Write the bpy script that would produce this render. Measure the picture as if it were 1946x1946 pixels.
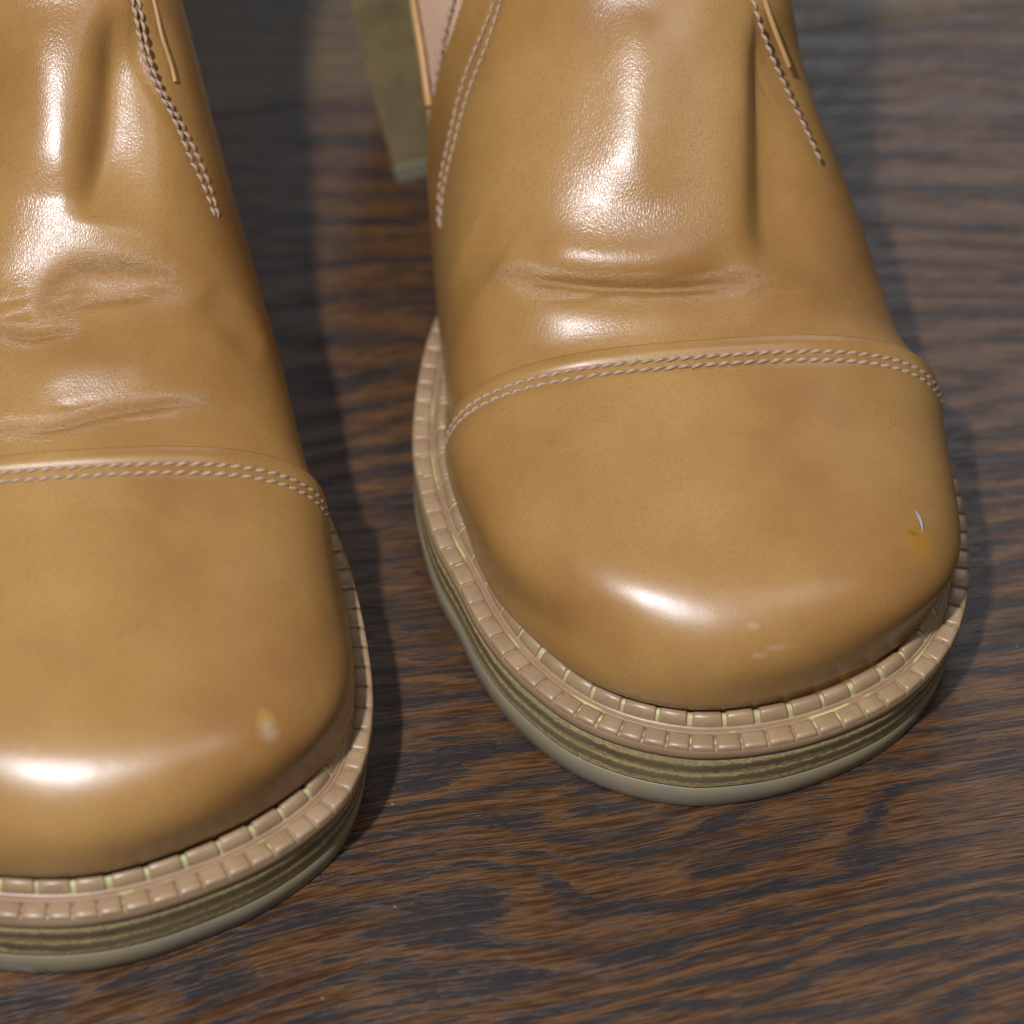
import bpy, math, random
import numpy as np
from mathutils import Vector, Matrix
random.seed(7); rng = np.random.default_rng(7)
for o in list(bpy.data.objects): bpy.data.objects.remove(o)
S = bpy.context.scene
COL = S.collection
# ------------------------------------------------------------------ camera
D, PITCH = .6, math.radians(50)
cam_d = bpy.data.cameras.new('camera'); cam = bpy.data.objects.new('camera', cam_d); COL.objects.link(cam)
cam.location = (0, -D*math.cos(PITCH), D*math.sin(PITCH)); cam.rotation_euler = (math.radians(40), 0, 0)
cam_d.sensor_width = 36; cam_d.lens = 108; cam_d.clip_start = .02; cam_d.clip_end = 60
cam_d.dof.use_dof = True; cam_d.dof.aperture_fstop = 9.5
cam_d.dof.focus_distance = .555
S.camera = cam
# ------------------------------------------------------------------ light: one small lamp from the upper left, a soft ceiling light and dim room
W = bpy.data.worlds.new('World'); S.world = W; W.use_nodes = True
bg = W.node_tree.nodes['Background']; bg.inputs[0].default_value = (.80, .88, 1, 1); bg.inputs[1].default_value = .12
def lamp(name, loc, target, size, power, color, shape='DISK'):
    d = bpy.data.lights.new(name, 'AREA'); d.shape = shape; d.size = size; d.energy = power; d.color = color
    o = bpy.data.objects.new(name, d); COL.objects.link(o); o.location = loc
    o.rotation_euler = (Vector(target)-Vector(loc)).to_track_quat('-Z', 'Y').to_euler()
    return o
def from_dir(az, el, r):
    az, el = math.radians(az), math.radians(el)
    return (r*math.cos(el)*math.cos(az), r*math.cos(el)*math.sin(az), r*math.sin(el))
lamp('key_lamp', from_dir(241, 60, 1.3), (0, 0, .03), .055, 20, (.92, .93, 1))
lamp('ceiling_light', from_dir(318, 70, 1.6), (.03, 0, .03), .42, 2.7, (1, .98, .97))
lamp('far_soft_light', (.5, 1.9, 1.45), (.05, .05, 0), 1.3, 10, (.90, .94, 1), 'SQUARE')  # added soft source behind the boots, veils the far floor with sheen
S.view_settings.view_transform = 'Standard'; S.view_settings.look = 'None'; S.view_settings.exposure = 0; S.view_settings.gamma = 1
S.render.engine = 'CYCLES'; S.render.resolution_x = S.render.resolution_y = 1024
# ------------------------------------------------------------------ material helpers
def mat(name):
    m = bpy.data.materials.new(name); m.use_nodes = True
    nt = m.node_tree; b = nt.nodes['Principled BSDF']
    def N(t, **k):
        n = nt.nodes.new(t)
        for a, v in k.items():
            if a.startswith('i_'): n.inputs[a[2:].replace('_', ' ')].default_value = v
            else: setattr(n, a, v)
        return n
    return m, nt, b, N, nt.links.new
def ramp(n, stops):
    cr = n.color_ramp
    while len(cr.elements) > 1: cr.elements.remove(cr.elements[-1])
    cr.elements[0].position = stops[0][0]; cr.elements[0].color = (*stops[0][1], 1)
    for p, c in stops[1:]:
        e = cr.elements.new(p); e.color = (*c, 1)
def noise(N, L, vec, scale, detail=3, rough=.5, sx=None):
    n = N('ShaderNodeTexNoise'); n.inputs['Scale'].default_value = scale; n.inputs['Detail'].default_value = detail; n.inputs['Roughness'].default_value = rough
    if sx is not None:
        m = N('ShaderNodeMapping'); m.inputs['Scale'].default_value = sx; L(vec, m.inputs[0]); vec = m.outputs[0]
    L(vec, n.inputs[0]); return n.outputs[0]
def mth(N, L, op, a, b=None, clamp=False):
    n = N('ShaderNodeMath', operation=op, use_clamp=clamp)
    for i, v in enumerate((a, b)):
        if v is None: continue
        if isinstance(v, (int, float)): n.inputs[i].default_value = v
        else: L(v, n.inputs[i])
    return n.outputs[0]
def mixc(N, L, f, a, b, bt='MIX'):
    n = N('ShaderNodeMix', data_type='RGBA', blend_type=bt)
    for i, v in ((0, f), (6, a), (7, b)):
        if isinstance(v, (int, float)): n.inputs[i].default_value = v
        elif isinstance(v, tuple): n.inputs[i].default_value = (*v, 1)
        else: L(v, n.inputs[i])
    return n.outputs[2]
def spot(N, L, vec, c, r, soft=1.0, stretch=(1, 1, 1)):
    """1 inside a small stain at c (metres), 0 outside, with a ragged edge"""
    s = N('ShaderNodeVectorMath', operation='SUBTRACT'); L(vec, s.inputs[0]); s.inputs[1].default_value = c
    m = N('ShaderNodeVectorMath', operation='MULTIPLY'); L(s.outputs[0], m.inputs[0]); m.inputs[1].default_value = stretch
    l = N('ShaderNodeVectorMath', operation='LENGTH'); L(m.outputs[0], l.inputs[0])
    nz = noise(N, L, vec, 600, 2)
    d = mth(N, L, 'ADD', l.outputs[1], mth(N, L, 'MULTIPLY', mth(N, L, 'SUBTRACT', nz, .5), r*1.2))
    r_ = N('ShaderNodeMapRange', interpolation_type='SMOOTHSTEP'); L(d, r_.inputs[0])
    r_.inputs[1].default_value = r*(1+soft*.5); r_.inputs[2].default_value = r*(1-soft*.5); r_.inputs[3].default_value = 0; r_.inputs[4].default_value = 1
    return r_.outputs[0]

def leather(name, grain, rough, stains=(), hue=0, gscale=1500, edge=False):
    m, nt, b, N, L = mat(name)
    tc = N('ShaderNodeTexCoord'); P = tc.outputs['Object']
    n1 = noise(N, L, P, 30, 4, .5); n2 = noise(N, L, P, 1900, 2, .7); n3 = noise(N, L, P, 150, 5, .65)
    r = N('ShaderNodeValToRGB'); ramp(r, [(.33, (.262, .126, .034)), (.5, (.322, .170, .048)), (.7, (.375, .213, .068))]); L(n1, r.inputs[0])
    c = mixc(N, L, mth(N, L, 'MULTIPLY', mth(N, L, 'SUBTRACT', n3, .4, True), .5), r.outputs[0], (.27, .122, .036))
    c = mixc(N, L, mth(N, L, 'MULTIPLY', mth(N, L, 'SUBTRACT', n2, .5, True), 1.9, True), c, (.19, .09, .03))
    for col, cc, rr, soft, st in stains:
        c = mixc(N, L, mth(N, L, 'MULTIPLY', spot(N, L, P, cc, rr, soft, st), .42), c, col)
    cra = N('ShaderNodeAttribute', attribute_name='layer')
    cw = mth(N, L, 'ABSOLUTE', mth(N, L, 'SUBTRACT', noise(N, L, P, 1, 5, .7, (150, 800, 800)), .5))
    ck = N('ShaderNodeMapRange'); L(cw, ck.inputs[0]); ck.inputs[1].default_value = .012; ck.inputs[2].default_value = .0; ck.inputs[3].default_value = 0; ck.inputs[4].default_value = 1
    cm = N('ShaderNodeMapRange', interpolation_type='SMOOTHSTEP'); L(cra.outputs['Fac'], cm.inputs[0]); cm.inputs[1].default_value = .80; cm.inputs[2].default_value = 1.0
    if edge: c = mixc(N, L, mth(N, L, 'MULTIPLY', cra.outputs['Fac'], .7), c, (.47, .30, .085))      # the raw yellow edge of the cap
    else: c = mixc(N, L, mth(N, L, 'MULTIPLY', mth(N, L, 'MULTIPLY', ck.outputs[0], cm.outputs[0]), .85), c, (.09, .04, .02))
    L(c, b.inputs['Base Color'])
    rr_ = N('ShaderNodeMapRange'); L(n3, rr_.inputs[0]); rr_.inputs[3].default_value = rough-.05; rr_.inputs[4].default_value = rough+.08
    L(rr_.outputs[0], b.inputs['Roughness'])
    b.inputs['Specular IOR Level'].default_value = .5
    v = N('ShaderNodeTexVoronoi', feature='DISTANCE_TO_EDGE'); v.inputs['Scale'].default_value = gscale*.8
    mp = N('ShaderNodeMapping'); mp.inputs['Scale'].default_value = (1.5, .9, .9); L(P, mp.inputs[0])
    w = N('ShaderNodeVectorMath', operation='SCALE'); w.inputs[3].default_value = .0011
    wn = N('ShaderNodeTexNoise'); wn.inputs['Scale'].default_value = 500; L(P, wn.inputs[0]); L(wn.outputs[1], w.inputs[0])
    ad = N('ShaderNodeVectorMath', operation='ADD'); L(mp.outputs[0], ad.inputs[0]); L(w.outputs[0], ad.inputs[1]); L(ad.outputs[0], v.inputs['Vector'])
    cell = mth(N, L, 'MINIMUM', v.outputs['Distance'], .25)
    h = mth(N, L, 'ADD', mth(N, L, 'MULTIPLY', cell, 1.6), noise(N, L, P, gscale*1.4, 3, .6))
    big = noise(N, L, P, 90, 2, .5)
    amt = mth(N, L, 'MULTIPLY', mth(N, L, 'SUBTRACT', noise(N, L, P, 55, 2), .25, True), grain*2)
    bu = N('ShaderNodeBump'); bu.inputs['Distance'].default_value = .00011; L(amt, bu.inputs['Strength']); L(h, bu.inputs['Height'])
    b2 = N('ShaderNodeBump'); b2.inputs['Distance'].default_value = .0012; b2.inputs['Strength'].default_value = .10; L(big, b2.inputs['Height']); L(bu.outputs[0], b2.inputs['Normal'])
    # fine cross wrinkles, only where the sheet is creased
    cr = N('ShaderNodeAttribute', attribute_name='layer')
    wr = noise(N, L, P, 1, 5, .75, (260, 1100, 1100))
    wr2 = mth(N, L, 'ABSOLUTE', mth(N, L, 'SUBTRACT', wr, .5))
    if edge: L(b2.outputs[0], b.inputs['Normal']); return m
    b3 = N('ShaderNodeBump'); b3.inputs['Distance'].default_value = .0022; L(mth(N, L, 'MULTIPLY', cr.outputs['Fac'], .45), b3.inputs['Strength']); L(wr2, b3.inputs['Height']); L(b2.outputs[0], b3.inputs['Normal'])
    L(b3.outputs[0], b.inputs['Normal'])
    return m

def plain(name, col, rough, var=.12, scale=300, bump=.1, col2=None, spec=.5, lo=.38, hi=.66):
    m, nt, b, N, L = mat(name)
    tc = N('ShaderNodeTexCoord'); P = tc.outputs['Object']
    n = noise(N, L, P, scale, 4, .6)
    c2 = col2 or tuple(x*(1-var*3) for x in col)
    f = N('ShaderNodeMapRange', interpolation_type='SMOOTHSTEP'); L(n, f.inputs[0]); f.inputs[1].default_value = lo; f.inputs[2].default_value = hi
    L(mixc(N, L, f.outputs[0], col, c2), b.inputs['Base Color'])
    b.inputs['Roughness'].default_value = rough; b.inputs['Specular IOR Level'].default_value = spec
    bu = N('ShaderNodeBump'); bu.inputs['Distance'].default_value = .0003; bu.inputs['Strength'].default_value = bump
    L(noise(N, L, P, scale*4, 3), bu.inputs['Height']); L(bu.outputs[0], b.inputs['Normal'])
    return m

def mat_midsole():
    m, nt, b, N, L = mat('stacked_midsole_board')
    tc = N('ShaderNodeTexCoord'); P = tc.outputs['Object']
    z = N('ShaderNodeAttribute', attribute_name='layer')
    t = z.outputs['Fac']                                   # 0 at the lower edge of the board, 1 at the upper one: two laminated sheets
    jit = mth(N, L, 'MULTIPLY', mth(N, L, 'SUBTRACT', noise(N, L, P, 700, 4, .7), .5), .22)
    jit2 = mth(N, L, 'MULTIPLY', mth(N, L, 'SUBTRACT', noise(N, L, P, 60, 2), .5), .22)
    tt = mth(N, L, 'ADD', mth(N, L, 'ADD', t, jit), jit2)
    r = N('ShaderNodeValToRGB')
    ye, dk, md = (.50, .365, .13), (.085, .050, .026), (.30, .205, .09)
    ramp(r, [(0, md), (.08, ye), (.17, ye), (.25, dk), (.40, dk), (.47, ye), (.58, ye), (.66, dk), (.80, dk), (.87, ye), (1, md)]); L(tt, r.inputs[0])
    pep = noise(N, L, P, 1500, 3, .7)
    f = N('ShaderNodeMapRange'); L(pep, f.inputs[0]); f.inputs[1].default_value = .42; f.inputs[2].default_value = .6
    pat = N('ShaderNodeMapRange', interpolation_type='SMOOTHSTEP'); L(noise(N, L, P, 40, 3), pat.inputs[0]); pat.inputs[1].default_value = .3; pat.inputs[2].default_value = .6
    base = mixc(N, L, mth(N, L, 'MULTIPLY', f.outputs[0], .6), r.outputs[0], (.10, .07, .035))
    base = mixc(N, L, mth(N, L, 'MULTIPLY', pat.outputs[0], .45), base, (.22, .18, .09))
    L(base, b.inputs['Base Color']); b.inputs['Roughness'].default_value = .75
    bu = N('ShaderNodeBump'); bu.inputs['Distance'].default_value = .0003; bu.inputs['Strength'].default_value = .5
    L(pep, bu.inputs['Height']); L(bu.outputs[0], b.inputs['Normal'])
    return m

def mat_gore():
    m, nt, b, N, L = mat('woven_elastic')
    tc = N('ShaderNodeTexCoord'); P = tc.outputs['UV']
    sx = N('ShaderNodeSeparateXYZ'); L(P, sx.inputs[0])
    a = mth(N, L, 'SINE', mth(N, L, 'MULTIPLY', sx.outputs[0], 2*math.pi)); c = mth(N, L, 'SINE', mth(N, L, 'MULTIPLY', sx.outputs[1], 2*math.pi))
    h = mth(N, L, 'MULTIPLY', a, c)
    col = mixc(N, L, mth(N, L, 'ADD', mth(N, L, 'MULTIPLY', h, .5), .5), (.42, .25, .15), (.85, .58, .39))
    L(col, b.inputs['Base Color']); b.inputs['Roughness'].default_value = .8
    bu = N('ShaderNodeBump'); bu.inputs['Distance'].default_value = .0003; bu.inputs['Strength'].default_value = .7; L(h, bu.inputs['Height']); L(bu.outputs[0], b.inputs['Normal'])
    return m

def mat_wood(name, seed, tint, olive=0.0):
    """dark stained oak: blue-black open grain in long ragged streaks over orange brown, satin varnish"""
    m, nt, b, N, L = mat(name)
    tc = N('ShaderNodeTexCoord'); g = tc.outputs['Object']
    sx = N('ShaderNodeSeparateXYZ'); L(g, sx.inputs[0]); X, Y = sx.outputs[0], sx.outputs[1]
    # the grain swings from steep at the near end to nearly straight at the far end of the board
    slope = mth(N, L, 'ADD', .13, mth(N, L, 'MULTIPLY', Y, -1.3))
    wob = mth(N, L, 'MULTIPLY', mth(N, L, 'SUBTRACT', noise(N, L, g, 9, 1), .5), .018)
    V = mth(N, L, 'ADD', mth(N, L, 'SUBTRACT', Y, mth(N, L, 'MULTIPLY', X, slope)), wob)
    cb = N('ShaderNodeCombineXYZ'); L(X, cb.inputs[0]); L(V, cb.inputs[1]); cb.inputs[2].default_value = seed
    G = cb.outputs[0]
    pores = noise(N, L, G, 1, 3, .6, (150, 1900, 1))         # hair-fine pores
    fine = noise(N, L, G, 1, 5, .65, (34, 820, 1))           # sub-millimetre streaks
    mid = noise(N, L, G, 1, 4, .65, (26, 260, 1))
    big = noise(N, L, G, 1, 2, .5, (13, 34, 1))
    def k(x, a): return mth(N, L, 'MULTIPLY', mth(N, L, 'SUBTRACT', x, .5), a)
    # growth rings cut flat: nearly straight bands far away, loops at the near end
    amp = N('ShaderNodeMapRange'); L(Y, amp.inputs[0]); amp.inputs[1].default_value = .12; amp.inputs[2].default_value = -.09; amp.inputs[3].default_value = 2.5; amp.inputs[4].default_value = 8
    rc = mth(N, L, 'ADD', mth(N, L, 'MULTIPLY', V, 125), mth(N, L, 'MULTIPLY', k(big, 1), amp.outputs[0]))
    ring = mth(N, L, 'MULTIPLY', mth(N, L, 'ADD', mth(N, L, 'SINE', mth(N, L, 'MULTIPLY', rc, 6.283)), 0), mth(N, L, 'MULTIPLY', noise(N, L, G, 1, 2, .5, (11, 60, 1)), mth(N, L, 'MULTIPLY', amp.outputs[0], .052)))
    s = mth(N, L, 'ADD', mth(N, L, 'ADD', ring, k(mid, 1.3)), mth(N, L, 'ADD', k(fine, 2.3), k(pores, 1.2)))
    dark = N('ShaderNodeMapRange', interpolation_type='SMOOTHSTEP'); L(s, dark.inputs[0]); dark.inputs[1].default_value = .02; dark.inputs[2].default_value = .17
    br = N('ShaderNodeValToRGB'); ramp(br, [(.34, (.016, .009, .006)), (.45, (.046, .020, .008)), (.54, (.125, .056, .018)), (.66, (.245, .112, .036))])
    L(mth(N, L, 'ADD', mth(N, L, 'MULTIPLY', fine, .45), mth(N, L, 'ADD', mth(N, L, 'MULTIPLY', pores, .35), mth(N, L, 'MULTIPLY', mid, .2))), br.inputs[0])
    bl = mixc(N, L, noise(N, L, G, 1, 3, .6, (60, 700, 1)), (.005, .004, .005), (.022, .021, .024))
    c = mixc(N, L, mth(N, L, 'MULTIPLY', dark.outputs[0], .93), br.outputs[0], bl)
    glint = N('ShaderNodeMapRange'); L(noise(N, L, G, 1, 2, .5, (220, 2600, 1)), glint.inputs[0]); glint.inputs[1].default_value = .60; glint.inputs[2].default_value = .74
    c = mixc(N, L, mth(N, L, 'MULTIPLY', glint.outputs[0], .5), c, (.10, .085, .075))  # small glints along the grain, painted into the colour as pale flecks
    c = mixc(N, L, 1.0, c, tint, 'MULTIPLY')
    if olive: c = mixc(N, L, olive, c, (.16, .13, .055))
    # dust specks
    dv = N('ShaderNodeTexVoronoi', feature='F1'); dv.inputs['Scale'].default_value = 95; L(g, dv.inputs['Vector'])
    dm = N('ShaderNodeMapRange'); L(dv.outputs['Distance'], dm.inputs[0]); dm.inputs[1].default_value = .034; dm.inputs[2].default_value = .018; dm.inputs[3].default_value = 0; dm.inputs[4].default_value = 1
    c = mixc(N, L, mth(N, L, 'MULTIPLY', dm.outputs[0], .35), c, (.32, .30, .28))
    L(c, b.inputs['Base Color'])
    rr = N('ShaderNodeMapRange'); L(s, rr.inputs[0]); rr.inputs[1].default_value = -.3; rr.inputs[2].default_value = .3; rr.inputs[3].default_value = .24; rr.inputs[4].default_value = .38
    L(rr.outputs[0], b.inputs['Roughness']); b.inputs['Specular IOR Level'].default_value = .5
    bu = N('ShaderNodeBump'); bu.inputs['Distance'].default_value = .00035; bu.inputs['Strength'].default_value = .35
    L(mth(N, L, 'ADD', mth(N, L, 'MULTIPLY', dark.outputs[0], -.5), mth(N, L, 'MULTIPLY', pores, .9)), bu.inputs['Height']); L(bu.outputs[0], b.inputs['Normal'])
    return m
# ------------------------------------------------------------------ shape of the boots (millimetres)
def cubic(P, n_per, closed=False):
    """Catmull-Rom (centripetal-ish) through control rows P[k] (any trailing shape)."""
    P = np.asarray(P, float); K = len(P)
    if closed:
        Q = np.concatenate([P[-1:], P, P[:2]])
        segs = K
    else:
        Q = np.concatenate([2*P[:1]-P[1:2], P, 2*P[-1:]-P[-2:-1]])
        segs = K-1
    out = []
    fl = Q.reshape(len(Q), -1)
    for i in range(segs):
        p0, p1, p2, p3 = Q[i:i+4]
        d1 = max(np.linalg.norm(fl[i+1]-fl[i]), 1e-6)**.5
        d2 = max(np.linalg.norm(fl[i+2]-fl[i+1]), 1e-6)**.5
        d3 = max(np.linalg.norm(fl[i+3]-fl[i+2]), 1e-6)**.5
        m1 = (p1-p0)/d1-(p2-p0)/(d1+d2)+(p2-p1)/d2
        m2 = (p2-p1)/d2-(p3-p1)/(d2+d3)+(p3-p2)/d3
        m1 *= d2; m2 *= d2
        for j in range(n_per):
            u = j/n_per
            out.append((2*u**3-3*u*u+1)*p1+(u**3-2*u*u+u)*m1+(-2*u**3+3*u*u)*p2+(u**3-u*u)*m2)
    if not closed: out.append(Q[-2])
    return np.array(out)

def resample(C, n):
    C = np.asarray(C, float)
    s = np.r_[0, np.cumsum(np.linalg.norm(np.diff(C, axis=0), axis=1))]
    x = np.linspace(0, s[-1], n)
    return np.stack([np.interp(x, s, C[:, i]) for i in range(C.shape[1])], 1)

def cut(C, a, b, n):
    """part of polyline C between the points of it nearest a and b"""
    i = int(np.argmin(np.linalg.norm(C-np.array(a), axis=1)))
    j = int(np.argmin(np.linalg.norm(C-np.array(b), axis=1)))
    return resample(C[i:j+1], n)

NT = 161
def inplane(pl, pr):
    th = np.linspace(0, math.pi, 900)
    a, b = np.cos(th), np.sin(th)
    p = np.where(a > 0, pl, pr)
    X = -np.sign(a)*np.abs(a)**(2/p); Y = np.abs(b)**(2/p)
    return X, Y

def soften(S, it=280):
    """rounds off the flat spot a superellipse has at its crown"""
    S = S.copy()
    for _ in range(it):
        S[1:-1] = .5*S[1:-1]+.25*(S[2:]+S[:-2])
    return S

def inset(C, d):
    t = np.gradient(C, axis=0); t /= np.linalg.norm(t, axis=1)[:, None]
    n = np.stack([-t[:, 1], t[:, 0]], 1)
    return C+n*np.asarray(d).reshape(-1, 1)

def build_surface(spec):
    """spec: junction curve (plan) and rows (L, R, C, pl, pr, blend) -> grid (V, NT, 3)"""
    J = spec['junction']; rows = spec['rows']
    r0 = rows[0]
    L, R, C = [np.array(r0[i], float) for i in range(3)]
    front = cut(J, L[:2], R[:2], 400)
    M = (L+R)/2; u = ((R-L)/2)[:2]; f = (C-M)[:2]
    A = np.linalg.inv(np.stack([u, f], 1))
    c0 = (A @ (front-M[:2]).T).T                       # in-plane shape of the toe outline
    ctrl = []
    for (L, R, C, pl, pr, w) in rows:
        L, R, C = [np.array(q, float) for q in (L, R, C)]
        M = (L+R)/2
        X, Y = inplane(pl, pr)
        S = soften(resample(np.stack([X, Y], 1), 400))
        c = w*c0+(1-w)*S
        P = M+c[:, :1]*(R-L)/2+c[:, 1:2]*(C-M)
        ctrl.append(resample(P, NT))
    return cubic(ctrl, 16)

def normals(G):
    du = np.gradient(G, axis=0); dv = np.gradient(G, axis=1)
    n = np.cross(dv, du); l = np.linalg.norm(n, axis=2)[..., None]
    return n/np.maximum(l, 1e-9)

def smooth_grid(G, it):
    for _ in range(it):
        H = G.copy()
        H[1:-1] = .5*G[1:-1]+.25*(G[2:]+G[:-2])
        K = H.copy()
        K[:, 1:-1] = .5*H[:, 1:-1]+.25*(H[:, 2:]+H[:, :-2])
        K[0] = G[0]
        G = K
    return G

# sole outline of each boot seen from above, anticlockwise from the back of the inner side
RIGHT_SOLE = [(-20,155),(-31,146),(-36,130),(-36,112),(-31,97),(-18,86),(-6,72),(-9,54),(-14.1,39.2),(-16.7,30),(-18.3,20),(-19.2,8),
 (-19,-1),(-17.4,-11),(-14.4,-22.4),(-10.4,-31.6),(-6.5,-41.1),(-2,-49),(3,-55.3),(10.4,-62.2),(20,-67.2),(31,-69.8),(40,-69.7),
 (50,-67.8),(60,-64),(69.6,-58.3),(76.5,-51.4),(81.3,-43.2),(84.3,-32.2),(85.3,-20.4),(85,-10),(83.5,-1),(81,8),(77.5,20),(72.5,33),
 (66,47),(58.5,62),(50,76),(40,90),(30,102),(24,116),(21,132),(14,148),(0,158)]
LEFT_SOLE = [(-122,150),(-134,138),(-140,120),(-141,104),(-135,88),(-130,74),(-129,58),(-129.5,40),(-130,20),(-130.5,0),(-130,-20),(-128.5,-40),(-126,-57),(-122,-70),(-116.5,-82),
 (-109.5,-92),(-101,-99.5),(-92,-103.7),(-80,-105),(-70.4,-104.4),(-61.3,-102.2),(-52.4,-98.6),(-42.6,-93.4),(-34,-86.5),(-28.4,-79.5),(-25.6,-71.6),
 (-24.6,-62),(-25.1,-52.5),(-27.1,-40),(-29.9,-28),(-33.4,-17.5),(-37.5,-7),(-43.2,6),(-49,20),(-56,34),(-62,48),(-68,62),(-73,76),(-76,92),(-75,108),
 (-77,124),(-84,140),(-95,151),(-108,155)]

def sole_lift(y, y0, y1, h):
    t = np.clip((np.asarray(y, float)-y0)/(y1-y0), 0, 1)
    return h*t*t*(3-2*t)

RIGHT = dict(sole=RIGHT_SOLE, lift=(46, 90, 56), rows=[
 # L                R                C               pl   pr   w
 ((0,-38,19),     (71,-46.5,19),   (33,-61.8,19),   2.2, 2.2, 1),
 ((-3.5,-32,19),  (76,-38,19),     (33,-63,27),     2.2, 2.2, 1),
 ((-6.8,-25,19),  (78.8,-30,19),   (37.5,-61.5,35),   2.8, 2.9, .74),
 ((-8.0,-17,19),  (80.0,-20,19),   (40,-54,41.6), 3.4, 3.4, .24),
 ((-9.6,-10,19), (80.2,-9,19),    (37,-38,45),     3.5, 3.5, .08),
 ((-10.5,-5,19.5),(80.0,0,19.5),   (33.5,-19.5,47.4),3.2, 3.3, 0),
 ((-11.1,0,20),   (79.3,9,20),     (34,-1,50),      2.8, 2.9, 0),
 ((-12.2,12,20),  (76.4,20,20),    (29,8,54.8),     2.6, 2.4, 0),
 ((-13.8,26,20),  (73.0,33,20),    (29.5,15.5,60.6),      2.7, 2.3, 0),
 ((-15.3,42,24),  (68,46,24),      (29.5,27.2,69),      2.8, 2.3, 0),
 ((-17.5,66,42),    (54.5,66,42),      (30,50.5,86),    2.6, 2.1, 0),
 ((-20.5,88,74),    (43.5,88,74),      (30,71,104),     2.5, 2.2, 0),
 ((-20,98,112),   (43,98,112),     (16,82,146),     2.2, 2.2, 0),
 ((-19,102,190),  (43,102,190),    (14,78,196),     2.2, 2.2, 0)],
 back=[(20,146,80),(18,148,96),(16,147,116),(14,144,150),(13,143,195)])
LEFT = dict(sole=LEFT_SOLE, lift=(46, 90, 56), rows=[
 ((-117,-72,19),  (-37,-71,19),    (-79,-97,19),    2.2, 2.2, 1),
 ((-119.5,-64,19),(-34,-64,19),    (-79,-98.2,27),  2.2, 2.2, 1),
 ((-121.5,-56,19),(-32.2,-56,19),  (-74,-96.5,35),   2.8, 2.9, .74),
 ((-122.6,-47,19),(-31.8,-47,19),  (-71,-88.4,41.6),3.4, 3.4, .24),
 ((-123.2,-39,19),(-32.6,-37,19),  (-75,-72,45),    3.5, 3.5, .08),
 ((-123.5,-33,19.5),(-34.5,-29,19.5),(-77,-50,47.6), 3.2, 3.3, 0),
 ((-123.7,-26,20),(-36.8,-19,20),  (-76,-28,50.5),  2.8, 2.8, 0),
 ((-123.6,-14,20),(-39.6,-8,20),   (-78,-15,54),    2.5, 2.6, 0),
 ((-123,0,20),    (-43.2,7,20),    (-80.5,3,60),   2.4, 2.7, 0),
 ((-121.5,20,20), (-47.0,24,20),   (-81,10.4,65.5),   2.2, 2.6, 0),
 ((-121,40,23),   (-53,43,23),     (-80.5,21.8,74),   2.2, 2.5, 0),
 ((-123,64,40),   (-63,65,40),   (-81,44.8,91),   2.2, 2.4, 0),
 ((-128,87,74),   (-70.5,88,74),     (-88,67,109),    2.2, 2.3, 0),
 ((-131,98,112),  (-72,98,112),    (-95,76,148),    2.2, 2.2, 0),
 ((-132,102,190), (-73,102,190),   (-99,78,196),    2.2, 2.2, 0)],
 back=[(-100,146,80),(-102,148,96),(-104,147,116),(-106,144,150),(-106,143,195)])
for B in (RIGHT, LEFT):
    B['outline'] = resample(cubic([np.array(p, float) for p in B['sole']]+[np.array(B['sole'][0], float)], 12), 900)
    B['junction'] = inset(B['outline'], 7.6)
RIGHT['seam_row'] = 6*16
LEFT['seam_row'] = 6*16
RIGHT['back_row'] = 10
LEFT['back_row'] = 11
for B in (RIGHT, LEFT):
    B['grid'] = smooth_grid(build_surface(B), 14)
# ------------------------------------------------------------------ mesh helpers
def mk(name, verts, faces, m, parent=None, origin=(0, 0, 0), smooth=True, uv=None, attr=None):
    me = bpy.data.meshes.new(name)
    v = (np.asarray(verts, float)-np.array(origin))/1000
    me.from_pydata([tuple(p) for p in v], [], [tuple(int(i) for i in f) for f in faces]); me.update()
    if smooth:
        me.polygons.foreach_set('use_smooth', [True]*len(me.polygons))
    me.materials.append(m)
    if attr is not None:
        a = me.attributes.new('layer', 'FLOAT', 'POINT'); a.data.foreach_set('value', np.asarray(attr, float))
    if uv is not None:
        l = me.uv_layers.new(name='UVMap'); idx = np.zeros(len(me.loops), int); me.loops.foreach_get('vertex_index', idx)
        l.data.foreach_set('uv', np.asarray(uv, float)[idx].ravel())
    o = bpy.data.objects.new(name, me); COL.objects.link(o)
    if parent: o.parent = parent
    return o
def grid_faces(a, b, wrap=False, base=0):
    i = np.arange(a-1)[:, None]; j = np.arange(b if wrap else b-1)[None]
    j2 = (j+1) % b
    return np.stack(np.broadcast_arrays(base+i*b+j, base+i*b+j2, base+(i+1)*b+j2, base+(i+1)*b+j), -1).reshape(-1, 4)

def sample(G, v, t):
    """bicubic-ish sample of a grid at fractional rows v and columns t"""
    v = np.clip(v, 0, G.shape[0]-1.001); t = np.clip(t, 0, G.shape[1]-1.001)
    i = v.astype(int); j = t.astype(int); a = (v-i)[..., None]; b = (t-j)[..., None]
    return (G[i, j]*(1-a)+G[i+1, j]*a)*(1-b)+(G[i, j+1]*(1-a)+G[i+1, j+1]*a)*b

def densify(pts, step=.6):
    P = cubic(np.asarray(pts, float), 12)
    n = max(4, int(np.linalg.norm(np.diff(P, axis=0), axis=1).sum()/step))
    return resample(P, n)

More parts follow.
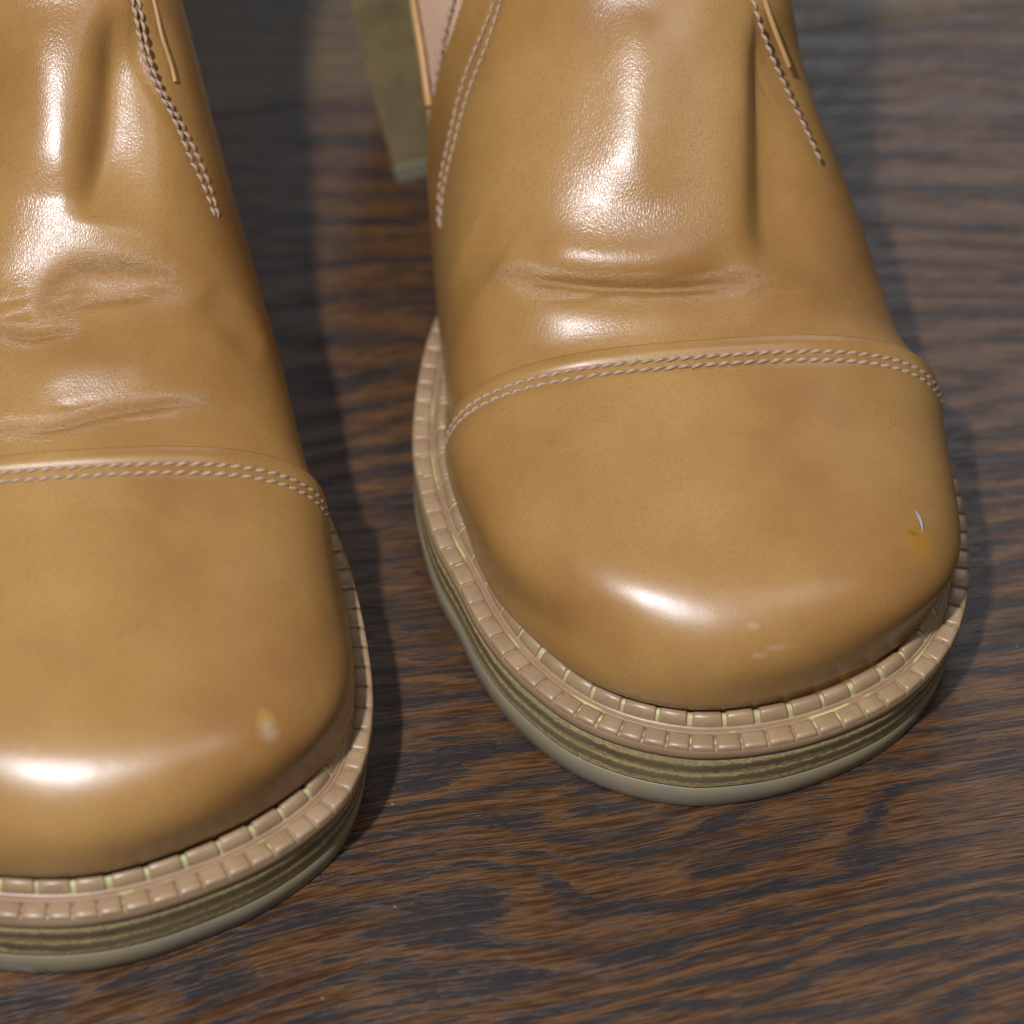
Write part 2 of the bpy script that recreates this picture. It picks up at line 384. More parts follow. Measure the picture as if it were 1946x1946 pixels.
def relief(G, N, feats, src):
    """push the surface in or out along soft lines: (points (v,t) on the surface, width mm, depth mm, ends, side)"""
    disp = np.zeros(G.shape[:2])
    for ft in feats:
        pts, depth = ft[0], ft[-1]; width = max(ft[1:-1]); wl, wr = ft[1], ft[-2]          # a fold can be steep on one side
        P = np.array([sample(src, np.array(float(p[0])), np.array(float(p[1]))) for p in pts])
        P = densify(P) if len(P) > 1 else P
        lo = P.min(0)-width*3; hi = P.max(0)+width*3
        msk = np.all((G > lo) & (G < hi), axis=2)
        Q = G[msk]
        sx = np.zeros(len(Q)); best = np.full(len(Q), 1e9); wgt = np.ones(len(Q))
        for k, p in enumerate(P):
            d = np.linalg.norm(Q-p, axis=1); u = d < best; best[u] = d[u]
            sx[u] = Q[u, 0]-p[0]
            e = 1 if len(P) == 1 else (1-(2*(k+.5)/len(P)-1)**4)**2
            wgt[u] = e
        dd = np.zeros(G.shape[:2]); dd[msk] = depth*wgt*np.exp(-(best/np.where(sx < 0, wl, wr))**2)
        for _ in range(14 if min(wl, wr) > 2.3 else 3):
            dd[1:-1, 1:-1] = .5*dd[1:-1, 1:-1]+.125*(dd[2:, 1:-1]+dd[:-2, 1:-1]+dd[1:-1, 2:]+dd[1:-1, :-2])
        disp += dd
    return G+N*disp[..., None]

def panel(name, B, v0, v1, tl, tr, off, m, parent, origin, feats=(), nv=260, nt=240, edges='vVtT', r=.8, skirt=1.2, fine=12, mask=None):
    """a sheet of leather lying on the last: rows v0..v1, columns tl(v)..tr(v); listed edges are rolled under"""
    G = B['grid']; N0 = normals(G)
    def clus(n):
        x = np.linspace(0, 1, n); e = np.array([0, .0012, .0025, .004, .006])
        return np.unique(np.r_[e, x, 1-e])
    av = clus(nv); at = clus(nt)
    v = (v0+av*(v1-v0))[:, None]+0*at[None]
    L_, R_ = tl(v[:, 0])[:, None], tr(v[:, 0])[:, None]
    t = L_+at[None]*(R_-L_)
    P = sample(G, v, t); N = sample(N0, v, t); N /= np.linalg.norm(N, axis=2)[..., None]
    for _ in range(fine):
        P[1:-1, 1:-1] = .5*P[1:-1, 1:-1]+.125*(P[2:, 1:-1]+P[:-2, 1:-1]+P[1:-1, 2:]+P[1:-1, :-2])
    if feats: P = relief(P, N, feats, G)
    # distance from the rolled edges, in mm
    dv = np.r_[0, 1]; big = np.full(P.shape[:2], 9.)
    lv = np.concatenate([np.zeros((1, P.shape[1])), np.cumsum(np.linalg.norm(np.diff(P, axis=0), axis=2), 0)])
    lt = np.concatenate([np.zeros((P.shape[0], 1)), np.cumsum(np.linalg.norm(np.diff(P, axis=1), axis=2), 1)], 1)
    d = big
    if 'v' in edges: d = np.minimum(d, lv)
    if 'V' in edges: d = np.minimum(d, lv[-1:]-lv)
    if 't' in edges: d = np.minimum(d, lt)
    if 'T' in edges: d = np.minimum(d, lt[:, -1:]-lt)
    q = np.clip(1-d/r, 0, 1)
    o = off*np.sqrt(np.clip(1-q*q, 0, 1))
    if off > 1:                                            # the sheet is lasted thin where it goes under the welt
        db = np.minimum(np.minimum(lv if 'v' not in edges else big, lt), lt[:, -1:]-lt)
        f_ = np.clip(db/7, 0, 1); o = o*(.12+.88*f_*f_*(3-2*f_))
    P = P+N*o[..., None]
    # turn the border down so that the sheet has thickness
    A, Bn = P.shape[:2]
    down = np.array([0, 0, -1.])
    def ring(P, top, bot, lef, rig):
        Q = np.zeros((A+2, Bn+2, 3)); Q[1:-1, 1:-1] = P
        Q[0, 1:-1] = P[0]+top[0]; Q[-1, 1:-1] = P[-1]+bot[-1]
        Q[1:-1, 0] = P[:, 0]+lef[:, 0]; Q[1:-1, -1] = P[:, -1]+rig[:, -1]
        Q[0, 0] = Q[0, 1]; Q[0, -1] = Q[0, -2]; Q[-1, 0] = Q[-1, 1]; Q[-1, -1] = Q[-1, -2]
        return Q
    ins = -N*skirt
    Q = ring(P, ins if 'v' in edges else ins*0+down*4, ins, ins if 't' in edges else ins*0+down*3, ins if 'T' in edges else ins*0+down*3)
    at = None
    if mask is not None:
        W_ = np.zeros(P.shape[:2])
        for pts, width in mask:
            C_ = densify([sample(G, np.array(float(p[0])), np.array(float(p[1]))) for p in pts], 1.5)
            for p in C_: W_ = np.maximum(W_, np.exp(-(((P-p)**2).sum(2))/width**2))
        at = np.zeros((A+2, Bn+2)); at[1:-1, 1:-1] = W_; at = at.ravel()
    o_ = mk(name, Q.reshape(-1, 3), grid_faces(A+2, Bn+2), m, parent, origin, attr=at)
    return o_

def sweep_ring(name, O, prof, lift, m, parent, origin, taper=None, attr=None, cap=(), closed=True, extra=None):
    """profile [(inset, z)] swept round the outline O; cap=('bottom','top') closes it"""
    n = len(O); rows = []
    t = np.gradient(O, axis=0)
    if closed: t = np.roll(O, -1, 0)-np.roll(O, 1, 0)
    t /= np.linalg.norm(t, axis=1)[:, None]; nin = np.stack([-t[:, 1], t[:, 0]], 1)
    for d, z in prof:
        dd = np.full(n, float(d))
        if taper is not None: dd = dd+taper*(1-z/18)*np.clip(-(nin@np.array([.95, -.25]))-.2, 0, 1)
        if extra is not None: dd = dd+extra
        rows.append(np.c_[O+nin*dd[:, None], z+lift])
    V = np.array(rows); F = [tuple(f) for f in grid_faces(len(prof), n, wrap=closed)[:, ::-1]]
    V = V.reshape(-1, 3)
    if 'bottom' in cap: F.append(tuple(range(n)))
    if 'top' in cap: F.append(tuple(reversed(range((len(prof)-1)*n, len(prof)*n))))
    at = None
    if attr is not None: at = np.repeat([attr(z) for _, z in prof], n)
    return mk(name, V, F, m, parent, origin, attr=at)

def stitch_mesh():
    """one lockstitch: a short plump twisted thread dipping into the leather at both ends"""
    n, k = 9, 8; V = []; F = []
    for i in range(n):
        u = i/(n-1); x = (u-.5)*2.5
        r = .33*math.sin(math.pi*min(max(u*.92+.04, .04), .96))**.45
        z = .34*math.sin(math.pi*u)-.26; y = .07*math.sin(2*math.pi*(u-.5)*.5)
        for j in range(k):
            a = 2*math.pi*j/k+u*3.2
            rr = r*(1+.16*math.cos(2*a-u*9))
            V.append((x, y+rr*math.cos(2*math.pi*j/k), z+rr*math.sin(2*math.pi*j/k)))
    F = [tuple(f) for f in grid_faces(n, k, wrap=True)[:, ::-1]]
    F.append(tuple(range(k))); F.append(tuple(reversed(range((n-1)*k, n*k))))
    me = bpy.data.meshes.new('stitch'); me.from_pydata([(a/1000, b/1000, c/1000) for a, b, c in V], [], F)
    me.polygons.foreach_set('use_smooth', [True]*len(me.polygons)); me.update(); return me
STITCH = stitch_mesh()

def stitches(B, vt, off, pitch, m, parent, origin, limit=999):
    """vt: dense polyline of (v,t) on the surface; lays separate stitches along it"""
    if not STITCH.materials: STITCH.materials.append(m)
    G = B['grid']; N0 = normals(G); vt = np.asarray(vt, float)
    P = sample(G, vt[:, 0], vt[:, 1]); N = sample(N0, vt[:, 0], vt[:, 1]); N /= np.linalg.norm(N, axis=1)[:, None]
    P = P+N*off
    s = np.r_[0, np.cumsum(np.linalg.norm(np.diff(P, axis=0), axis=1))]
    k = int(s[-1]/pitch); c = 0
    for i in range(min(k, limit)):
        x = (i+.5)*pitch+random.uniform(-.06, .06)
        e_ = min(max(min(x, s[-1]-x)/7, 0), 1); e_ = e_*e_*(3-2*e_)
        drop = (off-.3)*(1-(.12+.88*e_)) if off > 1 else 0
        p = np.array([np.interp(x, s, P[:, q]-drop*N[:, q]) for q in range(3)]); n = np.array([np.interp(x, s, N[:, q]) for q in range(3)])
        p2 = np.array([np.interp(x+.4, s, P[:, q]) for q in range(3)]); p1 = np.array([np.interp(x-.4, s, P[:, q]) for q in range(3)])
        t = p2-p1; t /= np.linalg.norm(t)+1e-9; n = n-t*(n@t); n /= np.linalg.norm(n); y = np.cross(n, t)
        M = Matrix(((t[0], y[0], n[0], (p[0]-origin[0])/1000), (t[1], y[1], n[1], (p[1]-origin[1])/1000), (t[2], y[2], n[2], (p[2]-origin[2])/1000), (0, 0, 0, 1)))
        o = bpy.data.objects.new('stitch', STITCH); COL.objects.link(o); o.parent = parent
        sc = pitch/2.4*random.uniform(.95, 1.04)
        o.matrix_local = M @ Matrix.Rotation(random.uniform(-.02, .2), 4, 'Z') @ Matrix.Diagonal((sc, random.uniform(.9, 1.1), 1, 1))

def path_const(B, v_edge, dist, t0=3, t1=NT-4):
    """(v,t) line lying dist mm in front of row v_edge"""
    G = B['grid']; out = []
    for t in np.linspace(t0, t1, 160):
        col = sample(G, np.linspace(v_edge, 0, 400), np.full(400, t))
        s = np.r_[0, np.cumsum(np.linalg.norm(np.diff(col, axis=0), axis=1))]
        out.append((np.interp(dist, s, np.linspace(v_edge, 0, 400)), t))
    return np.array(out)
def path_pts(pts):
    P = resample(cubic(np.asarray(pts, float), 12), 200)
    for _ in range(160): P[1:-1] = .5*P[1:-1]+.25*(P[2:]+P[:-2])
    return P

def strip_pieces(name, O, lift, a0, a1, pitch, gap, prof, m, parent, origin, z0, wob=0):
    """separate pieces of a strip along arclength a0..a1 of outline O; prof [(inset, height)] across"""
    s = np.r_[0, np.cumsum(np.linalg.norm(np.diff(O, axis=0), axis=1))]
    t = np.roll(O, -1, 0)-np.roll(O, 1, 0); t /= np.linalg.norm(t, axis=1)[:, None]; nin = np.stack([-t[:, 1], t[:, 0]], 1)
    x = a0; k = len(prof)
    while x < a1:
        ln = pitch*random.uniform(.93, 1.07); e = x+ln-gap*random.uniform(.7, 1.3)
        st = [x, x+.22, x+.5, (x+e)/2-.2, (x+e)/2+.2, e-.5, e-.22, e]; drop = [.75, .28, .04, 0, 0, .04, .28, .75]
        V = []; sh = random.uniform(-wob, wob); hh = random.uniform(-.08, .08)
        for q, dr in zip(st, drop):
            p = np.array([np.interp(q, s, O[:, 0]), np.interp(q, s, O[:, 1])]); n = np.array([np.interp(q, s, nin[:, 0]), np.interp(q, s, nin[:, 1])])
            l = np.interp(q, s, lift)
            for i, (d, h) in enumerate(prof):
                h2 = h-dr*(.55 if h > 0 else 0)+(hh if h > 0 else 0)
                w = p+n*(d+sh*(q-x)/ln); V.append((w[0], w[1], z0+h2+l))
        F = [tuple(f) for f in grid_faces(len(st), k)[:, ::-1]]
        F.append(tuple(range(k))); F.append(tuple(reversed(range((len(st)-1)*k, len(st)*k))))
        mk(name, V, F, m, parent, origin)
        x += ln

# ------------------------------------------------------------------ materials
M_SOLE = plain('grey_rubber_sole', (.200, .172, .118), .40, .1, 60, .15, (.23, .19, .105))
M_HEEL = plain('stacked_heel', (.25, .185, .09), .5, .1, 90, .3, (.17, .13, .06))
M_WELT = plain('brown_welt', (.275, .178, .095), .36, .06, 160, .15, (.33, .22, .12))
M_GLUE = plain('pale_welt_filler', (.46, .42, .20), .5, .05, 400, .2, (.38, .33, .14))
M_FIL = plain('patchy_welt_filler', (.29, .175, .10), .5, .05, 70, .2, (.46, .42, .17), lo=.50, hi=.60)
M_THREAD = plain('beige_thread', (.44, .31, .21), .42, .1, 3000, .4, (.30, .19, .12))
M_MID = mat_midsole(); M_GORE = mat_gore()
M_PIPE = plain('light_tan_piping', (.42, .24, .085), .45, .05, 200, .1)
M_LINT = plain('white_lint', (.27, .27, .29), .6, .02)

# ------------------------------------------------------------------ one boot
def lin(pts):
    a = np.array(pts, float); return lambda v: np.interp(v, a[:, 0], a[:, 1])

def boot(B, label, group, stains_cap, feats_vamp, feats_cap, left_edge, right_edge, stitch_paths, gore_left, pipes, mirror):
    O = B['outline']; lift = sole_lift(O[:, 1], *B['lift'])
    c = O.mean(0); org = (c[0], c[1], 0)
    root = bpy.data.objects.new('boot', None); COL.objects.link(root); root.location = (c[0]/1000, c[1]/1000, 0)
    root['label'] = label; root['category'] = 'boot'; root['group'] = group
    feats_cap = list(feats_cap)+[([tuple(p) for p in path_const(B, B['seam_row'], 2.3)[::8]], 1.1, .32)]
    G = B['grid']; VM = G.shape[0]-1; sr = B['seam_row']
    loc = lambda p: tuple((np.array(p)-np.array(org))/1000)
    mcap = leather('smooth_toe_leather', .2, .31, [(col, loc(p), r/1000, s, st) for col, p, r, s, st in stains_cap], edge=True)
    mv = leather('creased_vamp_leather', .6, .285)
    # --- the seams are pulled down into the leather
    feats_cap = list(feats_cap)+[([tuple(p) for p in path_const(B, sr, d)[::8]], .8, -.34) for d, _, _ in stitch_paths['cap']]
    feats_vamp = list(feats_vamp)+[([tuple(p) for p in path_pts(pp)[::10]], .8, -.30) for pp, _, _ in stitch_paths['vamp']]
    # --- toe cap
    cap = panel('toe_cap', B, 0, sr, lin([(0, 0), (VM, 0)]), lin([(0, NT-1), (VM, NT-1)]), 2.0, mcap, root, org, feats_cap, nv=300, nt=320, edges='V', r=1.1, mask=[([(sr, x) for x in np.linspace(0, NT-1, 40)], .75)])
    # --- vamp
    vamp = panel('vamp', B, sr-9, VM, left_edge, right_edge, .35 if False else .3, mv, root, org, feats_vamp, nv=520, nt=400, edges='tT', r=.9, mask=B['creases'], fine=60)
    # --- gore under the side edges, and the back of the boot
    bk = B['back_row']*16
    gm = panel('elastic_gore', B, bk-8, VM, lin([(0, 0), (VM, 0)]), lambda v: np.maximum(left_edge(v)+6, 2), -1.0, M_GORE, root, org, nv=60, nt=24, edges='', fine=1)
    if right_edge(VM) < NT-2:
        panel('elastic_gore', B, bk-8, VM, lambda v: np.minimum(right_edge(v)-6, NT-3), lin([(0, NT-1), (VM, NT-1)]), -1.0, M_GORE, root, org, nv=60, nt=24, edges='', fine=1)
    for o in root.children:
        if o.name.startswith('elastic_gore') and not o.data.uv_layers:
            me = o.data; l = me.uv_layers.new(name='UVMap'); n = len(me.loops)
            idx = np.zeros(n, int); me.loops.foreach_get('vertex_index', idx)
            co = np.zeros(len(me.vertices)*3); me.vertices.foreach_get('co', co); co = co.reshape(-1, 3)
            uv = np.c_[(co[:, 0]*.5+co[:, 1]*.86)*1000/1.15, co[:, 2]*1000/1.0]
            l.data.foreach_set('uv', uv[idx].ravel())
    # back quarter
    rows = G[bk:]; nb = 90; Q = []
    bc = resample(cubic([np.array(p, float) for p in B['back']], 8), len(rows))
    for q, (r, cc) in enumerate(zip(rows, bc)):
        X, Y = inplane(*[1.5+.45*min(q/30, 1)]*2); S = resample(np.stack([X, Y], 1), nb)
        Lp, Rp = r[0], r[-1]; Mp = (Lp+Rp)/2
        Q.append(Mp+S[:, :1]*(Rp-Lp)/2+S[:, 1:]*(cc-Mp))
    Q = np.array(Q)
    mk('quarter', Q.reshape(-1, 3), grid_faces(len(rows), nb)[:, ::-1], mv, root, org)
    # --- seams
    for path, off, pitch in stitch_paths['cap']: stitches(B, path_const(B, sr, path), off, pitch, M_THREAD, cap, org)
    for path, off, pitch in stitch_paths['vamp']: stitches(B, path_pts(path), off, pitch, M_THREAD, vamp, org)
    for pts, rad in pipes:
        P = sample(G, *path_pts(pts).T); N = sample(normals(G), *path_pts(pts).T)
        P = P+N*.3; t = np.gradient(P, axis=0); t /= np.linalg.norm(t, axis=1)[:, None]
        b = np.cross(t, N); b /= np.linalg.norm(b, axis=1)[:, None]; n2 = np.cross(b, t)
        V = np.concatenate([P+rad*(math.cos(a)*b*1.3+math.sin(a)*n2) for a in np.linspace(0, 2*math.pi, 10, endpoint=False)]).reshape(10, -1, 3).transpose(1, 0, 2)
        mk('gore_binding', V.reshape(-1, 3), grid_faces(len(P), 10, wrap=True), M_PIPE, root, org)
    # --- sole
    tp = 2.6
    sweep_ring('outsole', O, [(1.4, .0), (.5, .12), (.12, .6), (.05, 3), (.12, 5.6), (.55, 5.95), (1.5, 6.05)], lift, M_SOLE, root, org, tp, cap=('bottom', 'top'))
    sweep_ring('midsole', O, [(1.5, 6.05), (.30, 6.1), (.22, 6.5), (.20, 8), (.25, 9.9), (.38, 10.3), (.25, 10.7), (.22, 12.5), (.30, 14.2), (.6, 14.6), (1.6, 14.65)], lift, M_MID, root, org, tp, attr=lambda z: (z-6)/8.6)
    welt = sweep_ring('welt', O, [(1.6, 14.6), (.55, 14.7), (.12, 15.1), (0, 16), (.05, 17.0), (.35, 17.6), (.9, 17.8), (3.6, 17.75), (3.9, 17.9), (4.1, 18.5), (4.4, 18.75), (4.9, 18.8), (8, 18.6), (10, 18)], lift, M_WELT, root, org, tp)
    # the filler that shows between the ribs and the beads
    fil = sweep_ring('welt_filler', O, [(3.5, 17.5), (3.55, 18.1), (3.95, 18.2), (4.1, 17.8)], lift, M_FIL, welt, org, tp)
    sweep_ring('welt_filler', O, [(1.5, 17.5), (1.55, 17.93), (3.3, 17.93), (3.35, 17.5)], lift, M_FIL, welt, org, tp)
    core = sweep_ring('bead_core', O, [(4.8, 18.4), (4.95, 19.3), (5.35, 20.0), (5.9, 20.45), (6.6, 20.2), (7.1, 19.4), (7.4, 18.2)], lift, M_GLUE, welt, org, tp)
    s = np.r_[0, np.cumsum(np.linalg.norm(np.diff(O, axis=0), axis=1))]
    fr = np.where(O[:, 1] < 58)[0]; a0, a1 = s[fr[0]], s[fr[-1]]
    strip_pieces('rib', O, lift, a0, a1, 4.6, .38, [(.22, -.5), (.20, .30), (.45, .66), (1.0, .78), (2.8, .78), (3.35, .66), (3.6, .2), (3.65, -.5)], M_WELT, welt, org, 17.7)
    strip_pieces('bead', O, lift, a0, a1, 6.9, 1.0, [(4.5, -.6), (4.5, .4), (4.7, 1.3), (5.15, 2.0), (5.75, 2.4), (6.55, 2.15), (7.15, 1.4), (7.5, .3)], M_WELT, welt, org, 18.7, wob=.15)
    # --- heel
    ca, cb = B['breast']                                   # the two corners of the straight front face
    hs = O[O[:, 1] > max(ca[1], cb[1])+3]; mx = (ca[0]+cb[0])/2
    hs = hs[np.argsort(np.arctan2(hs[:, 0]-mx, -(hs[:, 1]-110)))]
    lo = hs[hs[:, 1] > 0]
    ang_ = np.arctan2(lo[:, 1]-112, lo[:, 0]-mx); lo = lo[np.argsort((ang_+math.pi/2) % (2*math.pi))]
    H = np.concatenate([np.array([cb]), resample(lo, 110), np.array([ca]), resample(np.array([ca, cb]), 22)[1:-1]])
    def hrow(z):
        u = 1-min(z, 56)/56; k = 1-.30*u**1.25
        X = mx+(H[:, 0]-mx)*k
        by = ca[1]+(cb[1]-ca[1])*(H[:, 0]-ca[0])/(cb[0]-ca[0])
        Y = by+(H[:, 1]-by)*(1-.16*u)+u*B['breast_lean']
        Z = z+(sole_lift(Y, *B['lift'])-56)*(z/56)
        return np.c_[X, Y, Z]
    zs = [4.9, 5, 10, 16, 22, 28, 34, 41, 48, 56.2]
    V = np.array([hrow(z) for z in zs]); n = len(H); hc = H.mean(0)
    heel = mk('heel', V.reshape(-1, 3), [tuple(f) for f in grid_faces(len(zs), n, wrap=True)]+[tuple(range(n))], M_HEEL, root, org, smooth=False)
    zs = [0, .3, 4.6, 4.9]; V = np.array([np.c_[hc+(hrow(z)[:, :2]-hc)*(1.0 if i in (0, 3) else 1.008), np.full(n, z)] for i, z in enumerate(zs)])
    mk('heel_tip', V.reshape(-1, 3), [tuple(f) for f in grid_faces(4, n, wrap=True)]+[tuple(range(n)), tuple(reversed(range(3*n, 4*n)))], M_SOLE, heel, org, smooth=False)
    return root, cap, org

def on(B, v, t, h): 
    p = sample(B['grid'], np.array(float(v)), np.array(float(t))); n = sample(normals(B['grid']), np.array(float(v)), np.array(float(t)))
    return p+n/np.linalg.norm(n)*h
def edge(base, pts, top):
    return lin(base+sorted([tuple(p) for p in pts])+top)
E_L = edge([(0, 0), (155.5, 0)], [(160.0, 6.9), (162.0, 14.8), (164.0, 22.9), (166.1, 28.0)], [(209, 50)])
E_R = lin([(0, NT-1), (209, NT-1)])
RF = [([(127.0, 41.4), (121.0, 48.0), (117.9, 53.2), (113.6, 64.0), (111.8, 75.1), (112.0, 87.0), (114.6, 98.1)], .9, -.95),
      ([(124.2, 43.9), (117.9, 53.2), (113.6, 64.0), (111.8, 75.1), (112.0, 87.0), (114.6, 98.1)], 3.6, -1.5),
      ([(129.3, 49.9), (121.9, 62.0), (118.9, 75.1), (120.4, 91.3)], 4.5, 1.1),
      ([(113.0, 38.0), (106.9, 58.1), (104.0, 82.1)], 6, .6),
      ([(162.1, 111.0), (153.8, 107.7), (144.0, 104.0), (130.0, 102.0), (114.8, 99.6)], 4.2, 12, -5.4),
      ([(160.1, 79.1), (149.9, 76.9), (134.0, 71.8)], 7, 1.3),
      ([(139.1, 35.8), (128.0, 43.0)], 8, -.8)]
def wrinkles(n, vc, tc, dv, dt, slant=0):
    out = []
    for _ in range(n):
        a, b = vc+random.uniform(-dv, dv), tc+random.uniform(-dt, dt); l = random.uniform(2.5, 7)
        w = [random.uniform(-.5, .5) for _ in range(3)]
        out.append(([(a+w[0]-slant*l, b-l), (a+w[1], b), (a+w[2]+slant*l, b+l)], random.uniform(.5, .9), -random.uniform(.05, .14)))
    return out
RF += wrinkles(26, 113.5, 76, 3.5, 24)+wrinkles(8, 112, 100, 4, 8, .2)
RC = [([(75.4, 79.2)], 16, -.9)]
FL = [([(176.6, 94.8), (171.0, 92.0), (165.9, 90.1), (157.0, 87.4), (146.6, 84.9)], 3.0, 9, -5.0),
      ([(176.1, 79.4), (166.0, 78.0), (152.0, 77.1)], 8.5, 1.6),
      ([(125.8, 75.7), (129.3, 78.7), (132.8, 83.0), (133.0, 92.0), (132.0, 102.0)], 1.6, -.55),
      ([(123.6, 75.4), (124.7, 83.0), (125.9, 94.8), (127.6, 105.7)], 1.4, -.5),
      ([(128.0, 81.0), (129.2, 100.1)], 3.0, -1.2),
      ([(121.4, 65.2), (119.8, 72.2), (120.1, 80.8)], .9, -.5),
      ([(101.8, 66.1), (101.2, 73.4), (102.0, 79.4), (104.0, 88.0), (106.0, 100.0), (108.0, 111.0)], .9, -.45),
      ([(104.0, 64.0), (106.0, 88.0), (108.4, 104.9)], 5, -.6),
      ([(116.1, 72.0), (114.8, 100.3)], 6, .9),
      ([(128.0, 110.0), (124.7, 117.8), (121.0, 127.0)], 5, -1.2)]
FL += wrinkles(14, 132, 88, 6, 14)+wrinkles(12, 105, 84, 3, 22, .08)+wrinkles(8, 126, 72, 3, 8)
LC = [([(70, 84)], 16, -.6)]
EL_L = lin([(0, 0), (160, 0), (166, 20), (175, 45), (225, 56)])
EL_R = lin([(0, NT-1), (225, NT-1)])
RIGHT['breast'] = ((-33, 92), (25, 106)); LEFT['breast'] = ((-139, 92), (-75, 106))
RIGHT['breast_lean'] = LEFT['breast_lean'] = 0
RIGHT['creases'] = [([(126.2, 41.2), (117.4, 53.1), (113.6, 64.0), (111.8, 75.1), (112.0, 87.0), (114.6, 98.1)], 4)]
LEFT['creases'] = [([(125.8, 75.7), (129.3, 78.7), (132.8, 83.0), (133.0, 92.0), (132.0, 102.0)], 3.5), ([(123.6, 75.4), (124.7, 83.0), (125.9, 94.8), (127.6, 105.7)], 3), ([(121.4, 65.2), (119.8, 72.2), (120.1, 80.8)], 3), ([(101.8, 66.1), (101.2, 73.4), (102.0, 79.4), (104.0, 88.0), (106.0, 100.0), (108.0, 111.0)], 3.5)]
G_ = 'pair of tan leather boots on the wooden floor'
off = lambda pts, d: [(v, t+d) for v, t in pts]
stA = [(200,66)]+[(164.0, 42.0), (161.0, 36.2), (157.0, 27.1), (153.0, 22.0), (150.0, 13.1), (146.0, 14.0)]
stA2 = [(200,69)]+[(164.0, 44.1), (160.0, 40.0), (156.0, 31.0), (152.1, 26.0), (149.0, 17.8), (145.0, 15.3)]
edA = [(200,55)]+[(167.0, 24.1), (164.9, 18.9), (162.0, 14.0), (160.0, 10.0)]
R_root, R_cap, R_org = boot(RIGHT, 'tan square-toed leather boot whole in the frame, with a yellow nick at its toe corner', G_,
    [((.36, .16, .0), on(RIGHT, *[(56.1, 118.8)][0], 2.0), 2.6, 1.1, (.9, .8, .6)), ((.12, .07, .01), on(RIGHT, *[(57.9, 117.9)][0], 2.0), .6, .8, (.4, 1.4, 1)),
     ((.43, .29, .18), on(RIGHT, *[(33.3, 89.2)][0], 2.0), .9, 1.3, (.7, 1, 2)), ((.43, .29, .18), on(RIGHT, *[(35.4, 92.6)][0], 2.0), .8, 1.3, (.5, 1, 1.8)), ((.43, .3, .19), on(RIGHT, *[(40.7, 86.0)][0], 2.0), .6, 1.2, (.6, 1, 1))],
    RF, RC, E_L, E_R,
    dict(cap=[(4.4, 1.9, 2.4), (6.3, 1.9, 2.4)],
         vamp=[(stA, .3, 2.2), (stA2, .3, 2.2), ([(200,107)]+[(160.3, 106.1), (155.0, 109.3), (149.8, 114.8), (145.0, 119.0)], .3, 2.2), (edA, .3, 2.3)]),
    None, [([(190,0)]+[(170.0, 0.5), (165.0, 3.7), (162.0, 5.1), (160.0, 6.9)], .75), ([(190,110)]+[(162.0, 109.8), (159.0, 111.8), (156.0, 114.3)], .45)], False)
stB = [(200,94)]+[(177.0, 98.3), (171.0, 97.7), (168.0, 101.0), (165.7, 104.8), (162.0, 108.0), (159.0, 111.9), (153.0, 115.0)]
stB2 = [(200,97)]+[(177.0, 99.9), (171.0, 99.0), (168.0, 102.2), (166.0, 106.0), (162.9, 110.6), (159.9, 114.1), (154.0, 116.1)]
L_root, L_cap, L_org = boot(LEFT, 'tan leather boot cut off by the left frame edge, creased across its vamp', G_,
    [((.44, .28, .07), on(LEFT, *[(52.0, 113.4)][0], 2.0), 1.2, 1.2, (.8, .8, .8)), ((.42, .33, .22), on(LEFT, *[(49.7, 113.8)][0], 2.0), 1.2, 1.3, (.8, .8, .8)), ((.46, .34, .22), on(LEFT, *[(43.1, 79.8)][0], 2.0), .7, 1.2, (.6, 1, 1))],
    FL, LC, EL_L, EL_R,
    dict(cap=[(4.4, 1.9, 2.4), (6.3, 1.9, 2.4)], vamp=[(stB, .3, 2.2), (stB2, .3, 2.2)]),
    None, [([(200,101)]+[(178.0, 104.7), (174.0, 104.0), (171.9, 105.9), (170.0, 106.2)], .35)], True)

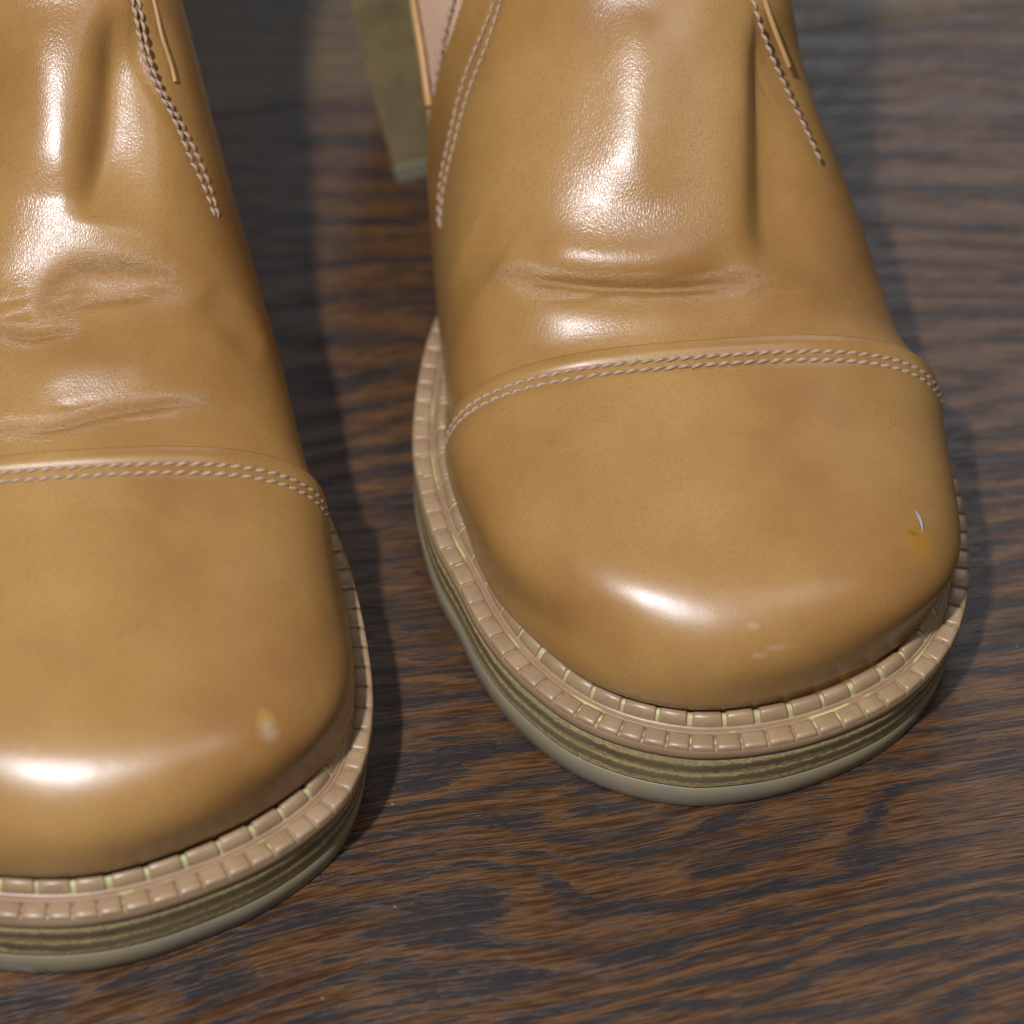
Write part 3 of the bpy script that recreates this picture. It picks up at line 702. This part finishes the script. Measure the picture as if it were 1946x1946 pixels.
# lifted sliver of finish beside the nick, and a stray thread end at the cap seam
def hair(name, pts, r, m, parent, origin):
    P = resample(cubic(np.array(pts, float), 8), 14); V = []
    for i, p in enumerate(P):
        u = i/13; rr = r*math.sin(math.pi*(.12+.8*u))
        for a in range(5): V.append(p+rr*np.array([math.cos(a*1.2566), .4*math.sin(a*1.2566), math.sin(a*1.2566)]))
    return mk(name, V, grid_faces(14, 5, wrap=True), m, parent, origin)
hair('lifted_flake', [on(RIGHT, *q, h) for q, h in zip([(62.0, 119.9), (59.9, 120.1), (57.9, 120.3)], (1.95, 2.3, 2.05))], .33, M_LINT, R_cap, R_org)
hair('thread_end', [on(RIGHT, *q, h) for q, h in zip([(88.0, 133.9), (89.0, 135.0), (90.3, 136.2)], (1.0, 1.9, 3.0))], .06, M_LINT, R_cap, R_org)

# ------------------------------------------------------------------ floor
fl = mk('floor', [(-1500, -1500, -14), (1500, -1500, -14), (1500, 2500, -14), (-1500, 2500, -14)], [(0, 1, 2, 3)], plain('floor_underlay', (.03, .02, .015), .8), smooth=False)
fl['kind'] = 'structure'
ang = math.atan(.21); ux = np.array([math.cos(ang), math.sin(ang)]); uy = np.array([-ux[1], ux[0]])
J0 = np.array([0, 127.0])
wood_a = mat_wood('dark_stained_oak', 3.1, (1, 1, 1)); wood_b = mat_wood('olive_brown_oak', 7.7, (1.15, 1.1, 1.0), .22); wood_c = mat_wood('dark_stained_oak_other_board', 12.3, (1, 1, 1))
def plank(o0, o1, x0, x1, m, rough=True):
    g = .06; V = []
    cs = [(o0+g, -13), (o0+g, -.3), (o0+g+.1, -.06), (o0+g+.35, 0), (o1-g-.35, 0), (o1-g-.1, -.06), (o1-g, -.3), (o1-g, -13)]
    for x in (x0+g, x1-g):
        for y, z in cs:
            p = J0+ux*x+uy*y; V.append((p[0], p[1], z))
    F = [tuple(f) for f in grid_faces(2, 8)[:, ::-1]]+[tuple(range(8)), tuple(reversed(range(8, 16)))]
    return mk('plank', V, F, m, fl, smooth=False)
plank(-300, 0, -900, 900, wood_a)
plank(0, 190, -900, 900, wood_b)
k = 0
for a in range(-5, 9):
    if a in (-1, 0): continue
    y0 = (-300+(a+1)*190) if a < -1 else a*190
    plank(y0, y0+190, -900-60*(a % 3), 900+50*(a % 2), (wood_a, wood_c)[a % 2])
